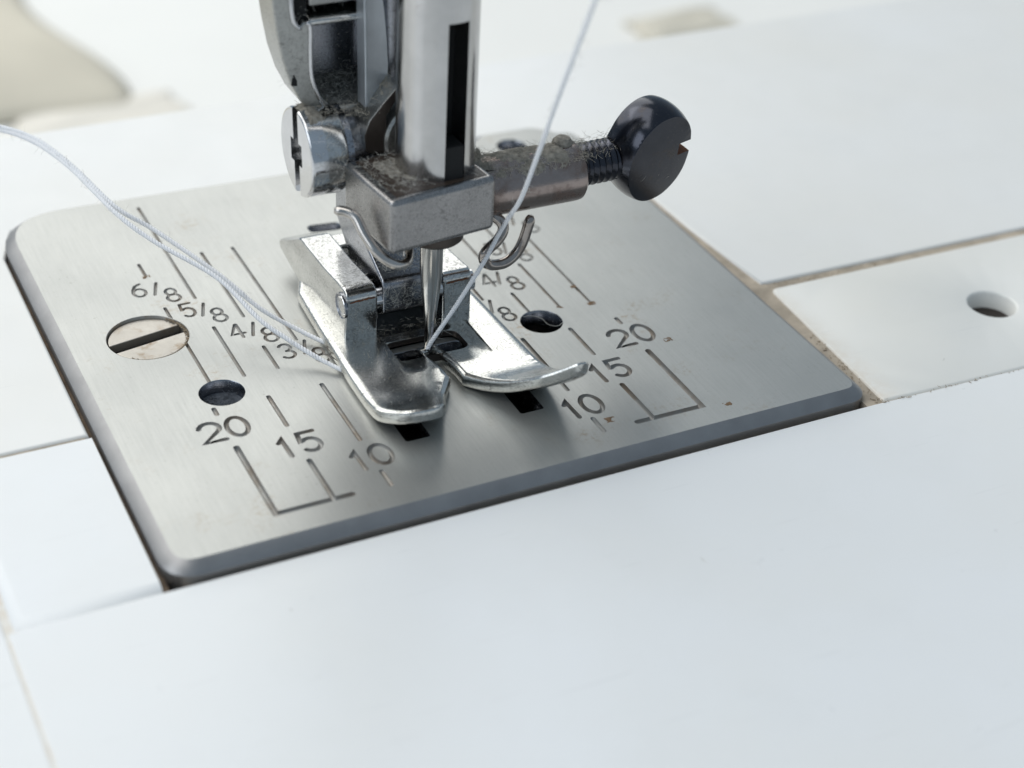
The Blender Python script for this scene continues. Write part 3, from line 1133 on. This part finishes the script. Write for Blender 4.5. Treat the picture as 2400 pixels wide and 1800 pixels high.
sole_out = rounded_poly([(-5.9, 12.5, 1.5), (-7.2, 9.5, 2.5), (-7.6, 3.0, 6), (-8.0, -6.0, 8), (-8.1, -12.3, 4), (-6.4, -15.4, 3.5), (-3.2, -15.9, 2.2), (-1.5, -11.9, 2.2), (0.28, -9.2, 0.3), (0.18, -3.5, 0.0),
                         (1.15, -3.5, 0.0), (1.35, -9.4, 0.5), (3.4, -12.7, 3.0), (5.6, -16.0, 3.0), (8.0, -18.5, 0.9), (9.3, -17.9, 0.8), (8.75, -7.0, 6), (8.3, 4.0, 5), (8.2, 16.5, 1.2)], 7)
sole_out = resample2(np.array(sole_out), 0.8)
slot = np.array(rounded_poly([(-2.85, -4.85, 0.95), (0.3, -4.85, 0), (4.35, -4.95, 1.2), (4.35, -1.18, 1.2), (-2.85, -1.18, 0.95)], 6))
HINGE = np.array(rounded_poly([(-2.85, 0.05, .3), (3.3, 0.05, .3), (3.3, 7.0, .3), (-2.85, 7.0, .3)], 4))
REC = [(-3.1, -7.7), (5.5, -7.6), (5.5, -1.1), (-3.1, -1.1)]


def sole_z(P):
    z = curl(P).copy()
    ins = (P[:, 0] > REC[0][0] + .03) & (P[:, 0] < REC[1][0] - .03) & (P[:, 1] < -1.13) & (P[:, 1] > -7.6)
    t = np.clip((P[:, 1] + 7.6) / 4.2, 0, 1)
    side = np.clip(np.minimum(P[:, 0] - REC[0][0], REC[1][0] - P[:, 0]) / 0.5, 0.35, 1)
    z -= np.where(ins, 0.75 * t * side, 0)
    return z


def build_sole():
    th = 1.5
    oi = inset(sole_out, 0.52)
    o2 = inset(sole_out, 0.30)
    om = inset(sole_out, 0.10)
    vs, es = [], []
    rec_o = resample2(np.array(REC), 0.4)
    rec_i = resample2(np.array([(-3.04, -7.6), (5.44, -7.6), (5.44, -1.16), (-3.04, -1.16)]), 0.4)
    # the hole runs into the toe gap: merge by cutting the slot polygon separately
    for p in (oi, slot, HINGE, rec_o, rec_i):
        b0 = len(vs)
        vs.extend(Vector((float(a), float(c))) for a, c in p)
        es.extend((b0 + i, b0 + (i + 1) % len(p)) for i in range(len(p)))
    for x in np.arange(-7.2, 8.6, 0.62):
        for y in np.arange(-18.2, 16.4, 0.62):
            vs.append(Vector((float(x), float(y))))
    V, E, F, *_ = delaunay_2d_cdt(vs, es, [], 0, 1e-4)
    P = np.array([(q.x, q.y) for q in V])
    cen = np.array([P[list(f)].mean(0) for f in F])
    k = poly_inside(cen, oi) & ~poly_inside(cen, slot) & ~poly_inside(cen, HINGE)
    z = sole_z(P)
    v = [(a, c, h) for (a, c), h in zip(P, z)]
    f = [tuple(F[i]) for i in np.where(k)[0]]

    def strip(loops):
        b0 = len(v)
        n = len(loops[0])
        for L in loops:
            v.extend(tuple(q) for q in L)
        for j in range(len(loops) - 1):
            for i in range(n):
                f.append((b0 + j * n + i, b0 + j * n + (i + 1) % n, b0 + (j + 1) * n + (i + 1) % n, b0 + (j + 1) * n + i))

    def at(p, dz):
        return np.column_stack([p, sole_z(p) + dz])
    strip([at(oi, 0), at(o2, -0.05), at(om, -0.19), at(sole_out, -0.42), at(sole_out, -th + 0.42), at(om, -th + 0.19), at(o2, -th + .05), at(oi, -th)])
    ring_strip([at(slot, 0), np.column_stack([inset(slot, 0.04), sole_z(inset(slot, .04)) - 0.08]), np.column_stack([inset(slot, 0.04), np.full(len(slot), 0.2)])], M['umber'], 'needle_hole', pf, 40)  # dark wall colour stands in for the dark reflection inside the hole
    strip([at(HINGE, 0), at(HINGE, -th)])
    # underside
    b0 = len(v)
    v.extend((a, c, float(h) - th) for (a, c), h in zip(P, curl(P)))
    f.extend(tuple(b0 + q for q in F[i][::-1]) for i in np.where(k)[0])
    me = bpy.data.meshes.new('sole')
    me.from_pydata([tuple(map(float, q)) for q in v], [], f)
    bm = bmesh.new()
    bm.from_mesh(me)
    bmesh.ops.remove_doubles(bm, verts=bm.verts, dist=2e-3)
    bmesh.ops.recalc_face_normals(bm, faces=bm.faces)
    bm.to_mesh(me)
    bm.free()
    return link('sole', me, M['sole'], pf, None, 32)


build_sole()

# side rails with the hinge lugs at their front
railL = [(-0.3, 1.1), (-0.3, 5.6), (-0.05, 6.05), (0.6, 6.35), (2.0, 6.3), (5.5, 5.95), (9.5, 5.85), (11.4, 5.8), (12.2, 5.55), (16.8, 3.05), (17.4, 2.55), (16.9, 1.95), (13, 1.2), (10, 0.8)]
b = prism_bm(railL, -6.05, -3.0, 'x')
for v in b.verts:      # lower edge stands out a little
    if v.co.x < -6 and v.co.z < 3:
        v.co.x -= 0.22
bevel(b, 0.28, 3)
from_bm('hinge_rail', b, M['chrome'], pf)
railR = [(-0.3, 1.1), (-0.3, 5.6), (-0.05, 6.0), (0.5, 6.2), (2.2, 6.0), (5.5, 5.7), (9.5, 5.4), (12.6, 4.8), (16.5, 2.1), (17.0, 1.2), (10, 0.6)]
b = prism_bm(railR, 3.45, 6.35, 'x')
bevel(b, 0.28, 3)
from_bm('hinge_rail', b, M['chrome'], pf)
b = prism_bm([(-3.2, 9.3), (-1.6, 9.5), (-0.8, 10.2), (-0.7, 12.0), (-3.2, 12.0)], 1.2, 5.4, 'z')
bevel(b, 0.4, 3)
from_bm('rear_lip', b, M['chrome'], pf)
# hinge pin: its end shows in the left rail, its middle is held by the shank
b = lathe_bm([(0.30, 0), (0.24, 0.45), (0.04, 0.80), (0.0, 0.9), (0.1, 0.98), (13.0, 0.98), (13.1, 0)], (1, 0, 0), (-6.22, 0.75, 4.55), 24)
from_bm('hinge_pin', b, M['polish'], pf)
b = lathe_bm([(0, 0.98), (-0.02, 1.06), (-0.16, 1.22), (-0.16, 1.26), (0.1, 1.26)], (1, 0, 0), (-6.1, 0.75, 4.55), 24)
from_bm('pin_hole_rim', b, M['darkcast'], pf)
b = box(-3.1, 3.5, 5.0, 6.2, 0.15, 4.6)  # web added between the rails to block light from behind
bevel(b, 0.25, 3)
from_bm('back_light_block', b, M['darkcast'], pf)
# brown rust line across the top of both lugs
for x0, x1, zz in ((-5.75, -3.3, 5.32), (3.75, 6.05, 5.3)):
    rl = np.array([(x, -0.34 - 0.01 * random.random(), zz + 0.10 * (x - x0) / 2.4 + random.uniform(-.05, .05)) for x in np.linspace(x0, x1, 12)])
    v, f = [], []
    tube_geo(rl, np.array([0.03] + [0.05 + 0.05 * random.random() for _ in range(10)] + [0.03]), 6, v, f)
    mesh_obj('rust_line', v, f, M['rust'], pf)
lint('lint', [((-5.9, 0.4, 6.42), (2.7, 0, 0), (0, 11, -0.5)), ((-5.6, -0.33, 1.8), (2.5, 0, 0), (0, 0, 4.0)), ((3.6, -0.33, 1.8), (2.5, 0, 0), (0, 0, 4.0)),
              ((-7.0, -9, 1.37), (4, 0, 0), (0, 8.5, 0)), ((5.6, -9, 1.37), (2.6, 0, 0), (0, 11, 0)), ((3.6, 0.3, 6.2), (2.6, 0, 0), (0, 8, -.5))], 900, 0.45, M['lintpale'], pf, 31, 0.011, 0.012, 0.05)
lint('lint', [((-6.0, 0.2, 6.35), (2.8, 0, 0), (0, 1.4, -0.1)), ((-6.6, -7.5, 1.37), (3.4, 0, 0), (0, 7.0, 0)), ((-2.9, -0.9, 1.76), (6, 0, 0), (0, 1.6, 0))], 350, 0.5, M['lint'], pf, 32, 0.016, 0.02, 0.1)

# ------------------------------------------------------------------ shank that holds the foot
sh = thing('foot_holder', 'grey chrome presser foot holder with large cross slotted screw behind the needle bar', 'foot holder')
ank = [(-0.15, 3.3), (-0.35, 3.9), (-0.4, 6.2), (-0.1, 6.75), (0.7, 7.1), (3.2, 8.3), (5.4, 9.9), (6.6, 11.6), (7.2, 14), (7.2, 20), (11.5, 20), (11.5, 8), (8.0, 5.0), (3.0, 3.0), (0.6, 2.75)]
b = prism_bm(ank, -2.55, 3.2, 'x')
bevel(b, 0.32, 3)
from_bm('ankle', b, M['darkcast'], sh)
lint('lint', [((-2.4, 0.4, 7.2), (5.4, 0, 0), (0, 5.0, 2.9)), ((-2.3, -0.43, 4.0), (5.2, 0, 0), (0, 0, 2.2))], 800, 0.55, M['lintpale'], sh, 41, 0.012, 0.015, 0.06)

# body: left wall with rounded outline, pocket, ledge, back wall
wall = [(-11.0, 75.0), (-10.9, 36.0), (-10.72, 32.6), (-10.45, 30.2), (-10.0, 27.6), (-9.35, 25.4), (-8.5, 23.6), (-7.4, 22.3), (-6.2, 21.6), (-5.5, 22.6), (-6.2, 23.3), (-7.0, 24.6), (-7.45, 26.2), (-7.5, 30.0), (-7.62, 30.55), (-8.05, 30.75), (-8.35, 30.35), (-8.75, 30.45), (-9.0, 31.0), (-9.15, 32.2), (-9.0, 75.0)]
b = prism_bm(wall, 4.0, 8.0, 'y')
bevel(b, 0.3, 3)
from_bm('side_wall', b, M['cast'], sh)
# small hole in the wall, its shade drawn as a black plug
b = prism_bm([(-9.25, 25.15), (-8.75, 25.1), (-8.78, 25.6), (-9.0, 26.15), (-9.2, 25.7)], 3.93, 4.3, 'y')
from_bm('wall_hole_shade', b, M['recess_shade'], sh)
b = box(-7.3, -1.4, 7.6, 9.0, 22.5, 75.0)
from_bm('back_wall', b, M['darkcast'], sh)
b = prism_bm([(4.2, 22.3), (7.8, 24.3), (7.8, 20.5), (4.2, 20.5)], -6.6, -1.4, 'x')
bevel(b, 0.3, 3)
from_bm('pocket_ledge', b, M['cast'], sh)
b = prism_bm([(4.1, 30.15), (4.1, 30.75), (8.3, 31.6), (8.3, 30.15)], -7.6, -2.0, 'x')
bevel(b, 0.22, 3)
from_bm('pocket_lintel', b, M['chrome'], sh)
b = prism_bm([(4.9, 31.5), (4.9, 75), (8.6, 75), (8.6, 31.9)], -7.3, -2.0, 'x')
bevel(b, 0.3, 3)
from_bm('upper_block', b, M['cast'], sh)
b = box(-9.0, -7.5, 4.8, 9, 30.4, 75)  # black fill stands in for the shade in the notch
from_bm('catch_recess', b, M['recess_shade'], sh)
tube('edge_glint_bead', [(-6.35, 3.95, 22.75), (-6.75, 3.95, 23.6), (-7.3, 3.95, 25.1), (-7.5, 3.95, 26.3), (-7.52, 3.95, 28.2), (-7.5, 3.95, 30.1), (-7.8, 3.95, 30.75)], 0.2, M['polish'], sh)  # beads added along the edges to catch a bright highlight line
tube('edge_glint_bead', [(-9.1, 4.1, 33.5), (-9.12, 3.95, 32.0), (-8.95, 3.95, 30.9), (-8.6, 3.95, 30.35), (-8.25, 3.95, 30.2)], 0.22, M['polish'], sh)
# curved brushed bar right of the pocket
strip_poly = [(-3.35, 75), (-3.3, 32), (-3.2, 27), (-3.15, 22.1), (-2.9, 21.2), (-1.9, 21.6), (-1.05, 22.7), (-0.72, 24.0), (-0.68, 26.0), (-0.85, 28.5), (-1.15, 31.2), (-1.7, 34.5), (-2.2, 75)]
b = prism_bm(strip_poly, 3.3, 5.2, 'y')
bevel(b, 0.18, 3)
for v in b.verts:       # twist the bar a little to the left
    v.co.y += 0.35 * (v.co.x + 0.7)
from_bm('brushed_bar', b, M['brush'], sh)
# presser bar behind, and round end plate of the clamp
b = lathe_bm([(0, 0), (0, 3.0), (60, 3.0)], (0, 0, 1), (1.1, 7.0, 9.0), 48)
from_bm('presser_bar', b, M['darkcast'], sh, weighted=False)
b = lathe_bm([(0, 0), (0, 3.1), (0.2, 3.35), (2.6, 3.35), (2.6, 0)], (0, 1, 0), (1.15, 0.3, 20.2), 48)
from_bm('round_end', b, M['cast'], sh)
# dark hooked bracket between the screw and the needle bar
br_poly = [(-3.98, 21.05), (-3.85, 19.55), (-3.5, 19.3), (-1.5, 18.3), (-0.9, 17.8), (-0.6, 20.0), (-1.9, 21.3), (-1.9, 22.6), (-0.7, 24.4), (-0.5, 25.2), (-1.0, 25.1), (-2.2, 23.9), (-3.5, 22.4)]
b = prism_bm(br_poly, 0.7, 4.0, 'y')
bevel(b, 0.16, 2)
br = from_bm('bracket', b, [M['umber'], M['cast']], sh)
for p in br.data.polygons:      # lighter grey sides and top, dark brown front face
    p.material_index = 0 if p.normal.y < -0.6 else 1
lint('lint', [((-5.4, 1.4, 22.8), (2.2, 0, -.3), (0, 2.6, 0.1)), ((-3.2, 1.1, 22.0), (2.2, 0, 3.2), (0, 2.6, 0))], 260, 0.8, M['lint'], sh, 42, 0.016, 0.05, 0.35)
lint('lint', [((-6.4, 4.4, 22.6), (5.0, 0, 0), (0, 3.4, 1.9))], 420, 0.7, M['lintpale'], sh, 43, 0.009, 0.03, 0.25)
lint('lint', [((-7.2, 4.85, 31.6), (4.8, 0, 0), (0, 0, 3.4)), ((-3.0, 3.0, 22.6), (2.0, .7, 0), (0, 0, 4.0)), ((-7.2, 8.1, 24.8), (5.2, 0, 0), (0, 0, 5.2)), ((-10.3, 3.96, 25), (2.6, 0, 0), (0, 0, 7))], 330, 0.55, M['lintpale'], sh, 44, 0.011, 0.012, 0.05)

# the big screw
fs = tag(bpy.data.objects.new('holder_screw', None), 'large round chrome screw with crossed slots in the side of the foot holder', 'screw')
COL.objects.link(fs)
SO = Vector((-9.0, 3.9, 18.95))
SR = 4.02
tilt = Vector((-1.0, 0.0, 0.0)).normalized()
xf = Matrix.Translation(SO) @ Vector((0, 0, 1)).rotation_difference(tilt).to_matrix().to_4x4() @ Matrix.Rotation(math.radians(4), 4, 'Z')


def cross_head():
    """head split into two halves by a slot, with a wider square notch at the middle"""
    hw, nw, nl = 0.62, 1.35, 1.0
    out = None
    for sgn in (1, -1):
        a0 = math.asin(hw / SR)
        arcp = [(SR * math.cos(a), SR * math.sin(a)) for a in np.linspace(a0, math.pi - a0, 34)]
        poly = arcp + [(-nl, hw), (-nl, nw), (nl, nw), (nl, hw)]
        poly = [(x, sgn * y) for x, y in poly]
        if sgn < 0:
            poly = poly[::-1]
        bb = prism_bm(poly, -1.5, 0.0, 'z')
        bevel(bb, 0.28, 3, 0.9, lambda e: all(abs(v.co.z) < 1e-4 for v in e.verts) and all((v.co.x ** 2 + v.co.y ** 2) > (SR - 0.02) ** 2 for v in e.verts))
        bevel(bb, 0.10, 2, 0.9, lambda e: all(abs(v.co.z) < 1e-4 for v in e.verts))
        if out is None:
            out = bb
        else:
            me = bpy.data.meshes.new('h')
            bb.to_mesh(me)
            out.from_mesh(me)
            bb.free()
    out.transform(xf)
    return out


from_bm('screw_face', cross_head(), M['polish'], fs)
b = lathe_bm([(-1.2, 0), (-1.2, SR - 0.02), (-3.1, SR), (-3.35, SR - 0.12), (-3.45, SR - 0.45), (-3.45, 3.2)], (0, 0, 1), (0, 0, 0), 64)
b.transform(xf)
from_bm('screw_rim', b, M['chrome'], fs, weighted=False, smooth=40)
b = lathe_bm([(-3.4, 3.4), (-3.45, 3.7), (-4.0, 3.75), (-4.1, 3.4), (-9, 2.0)], (0, 0, 1), (0, 0, 0), 48)
b.transform(xf)
from_bm('washer', b, M['darkcast'], fs, weighted=False)
lint('lint', [((-8.7, 2.2, 22.75), (3.0, 0, 0), (0, 3.0, 0.15))], 200, 0.7, M['lint'], fs, 51, 0.012, 0.05, 0.2)
felt('matted_lint', barrel_surf(-8.8, -5.6, 3.9, 18.95, 4.02, 128, 62), 40, 50, 0.25, 0.5, M['felt'], fs, 74, 12)
lint('lint', [((-8.7, 0.1, 20.3), (3.0, 0, 0), (0, 1.6, 2.1)), ((-8.7, -0.1, 17), (3.0, 0, 0), (0, 0, 3))], 120, 0.8, M['lintpale'], fs, 52, 0.012, 0.02, 0.2)

# ------------------------------------------------------------------ threads
up_pts = [(0.5, -3.62, 0.9), (0.9, -3.8, 1.9), (2.6, -4.8, 5.6), (4.55, -5.85, 10.1), (5.1, -6.0, 11.3), (6.0, -6.1, 13.2), (6.25, -7.4, 15.5), (6.38, -9.1, 18.1), (5.95, -12.6, 24.4), (5.25, -16.6, 31.3), (4.2, -21.8, 39.4), (2.9, -28, 49), (0.5, -38, 66), (-1, -44, 90)]
ut = tag(thread_mesh('sewing_thread', up_pts, 0.21, 0.95, M['thread'], None, 3, seed=1), 'white twisted thread running down past the thread hook to the needle eye', 'thread', 'white threads')
fuzz('fuzz', resample(catmull(up_pts, 14), 0.1), 150, 1.0, M['lintpale'], ut, 3, 0.011)
t1 = [(-5.5, -4.3, 0.35), (-7.08, -4.04, 0.35), (-9.13, -1.35, 0.8), (-11.3, 1.4, 1.9), (-13.0, 3.7, 3.0), (-15.2, 8.8, 5.0), (-19.5, 14.0, 7.0), (-21.85, 17.7, 8.5), (-23.9, 24.3, 10.0), (-26.1, 29.2, 11.0), (-28.8, 32.9, 11.2), (-33, 36.5, 10.8), (-44, 41, 8), (-60, 44, 2), (-80, 46, -0.9)]
t2 = [(-5.0, 0.3, 0.3), (-6.87, 0.8, 0.35), (-9.41, 3.86, 1.0), (-12.1, 6.3, 2.5), (-14.7, 10.1, 4.6), (-18.85, 16.0, 7.0), (-21.6, 18.6, 8.6), (-23.75, 24.4, 10.2), (-25.9, 29.4, 11.2), (-28.7, 33.0, 11.5), (-33, 36.8, 11.2), (-44, 41.8, 8.4), (-60, 46, 2.3), (-80, 49, -0.9)]
a = tag(thread_mesh('sewing_thread', t1, 0.225, 1.0, M['thread'], None, 3, seed=2), 'lower of two loose white thread tails leaving the presser foot to the left', 'thread', 'white threads')
fuzz('fuzz', resample(catmull(t1, 14), 0.1), 130, 0.9, M['lintpale'], a, 4, 0.011)
a = tag(thread_mesh('sewing_thread', t2, 0.225, 1.0, M['thread'], None, 3, seed=3), 'upper of two loose white thread tails leaving the presser foot to the left', 'thread', 'white threads')
fuzz('fuzz', resample(catmull(t2, 14), 0.1), 130, 0.9, M['lintpale'], a, 5, 0.011)
lint('lint', [((-25, -60, ZB), (110, 0, 0), (0, 32, 0)), ((40, -24, ZB), (40, -1, 0), (0, 18, 0))], 15, 0.8, M['lint'], bed, 61, 0.014, 0.02, 0.0)
for k, (cx, cy, r_) in enumerate(((11.35, -18.75, 0.55), (22.3, -20.6, 0.4), (22.7, -9.3, 0.45), (19.1, -0.9, 0.45), (19.0, 2.6, 0.35), (15.9, -0.4, 0.35), (-19.05, 19.5, 0.4))):
    felt('rust_stain', flat_surf((cx - r_ * 1.4, cy - r_, 0.0), (2.8 * r_, 0, 0), (0, 2 * r_, 0)), 22, 18, 0.05, 0.5, M['stain'], plate, 80 + k, 7)
# a single fibre lying across the right round hole
v, f = [], []
tube_geo(resample(catmull([(11.8, -0.7, .05), (12.6, -0.9, 0.08), (13.3, -1.6, 0.02), (13.5, -2.6, -0.1), (14.1, -3.3, 0.0), (14.9, -3.0, 0.06)], 8), 0.05), 0.025, 5, v, f)
hf = mesh_obj('stray_fibre', v, f, M['lintpale'], None)
tag(hf, 'tiny pale stray fibre lying across the round hole right of the foot', 'fibre')

# ------------------------------------------------------------------ table and cloths behind
b = box(-2500, 2500, -900, 3000, -95, -72)
tb = from_bm('table', b, M['table'], None, 'structure')
tb['kind'] = 'structure'


def cloth(name, cx, cy, rx, ry, h, mat, seed, label):
    rg = np.random.default_rng(seed)
    n = 48
    ph = rg.uniform(0, 6, 8)
    v, f = [], []
    for i in range(n + 1):
        for j in range(n + 1):
            u, w = i / n * 2 - 1, j / n * 2 - 1
            e = max(0, 1 - max(abs(u) ** 3, abs(w) ** 3))
            z = h * e ** 0.6 * (0.65 + 0.2 * math.sin(3 * u + 2 * w + ph[0]) + 0.15 * math.sin(6 * w - 3 * u + ph[1]))
            v.append((cx + rx * u * (1 + .06 * math.sin(4 * w + ph[2])), cy + ry * w * (1 + .06 * math.sin(4 * u + ph[3])), -71.8 + z))
    for i in range(n):
        for j in range(n):
            a = i * (n + 1) + j
            f.append((a, a + n + 1, a + n + 2, a + 1))
    o = mesh_obj(name, v, f, mat, None, smooth=60)
    sol = o.modifiers.new('thick', 'SOLIDIFY')
    sol.thickness = 0.8
    tag(o, label, 'cloth')
    return o


cloth('folded_cloth', -56, 268, 80, 62, 9, M['cloth'], 3, 'beige folded cloth lying on the table at the far left')
cloth('flat_cloth', 20, 200, 17, 9, 1.5, M['cloth3'], 8, 'pale peach cloth lying flat on the table behind the left of the bed')
cloth('crumpled_cloth', 160, 203, 12, 7, 2.5, M['cloth2'], 5, 'small grey beige cloth lying on the table behind the right of the bed')
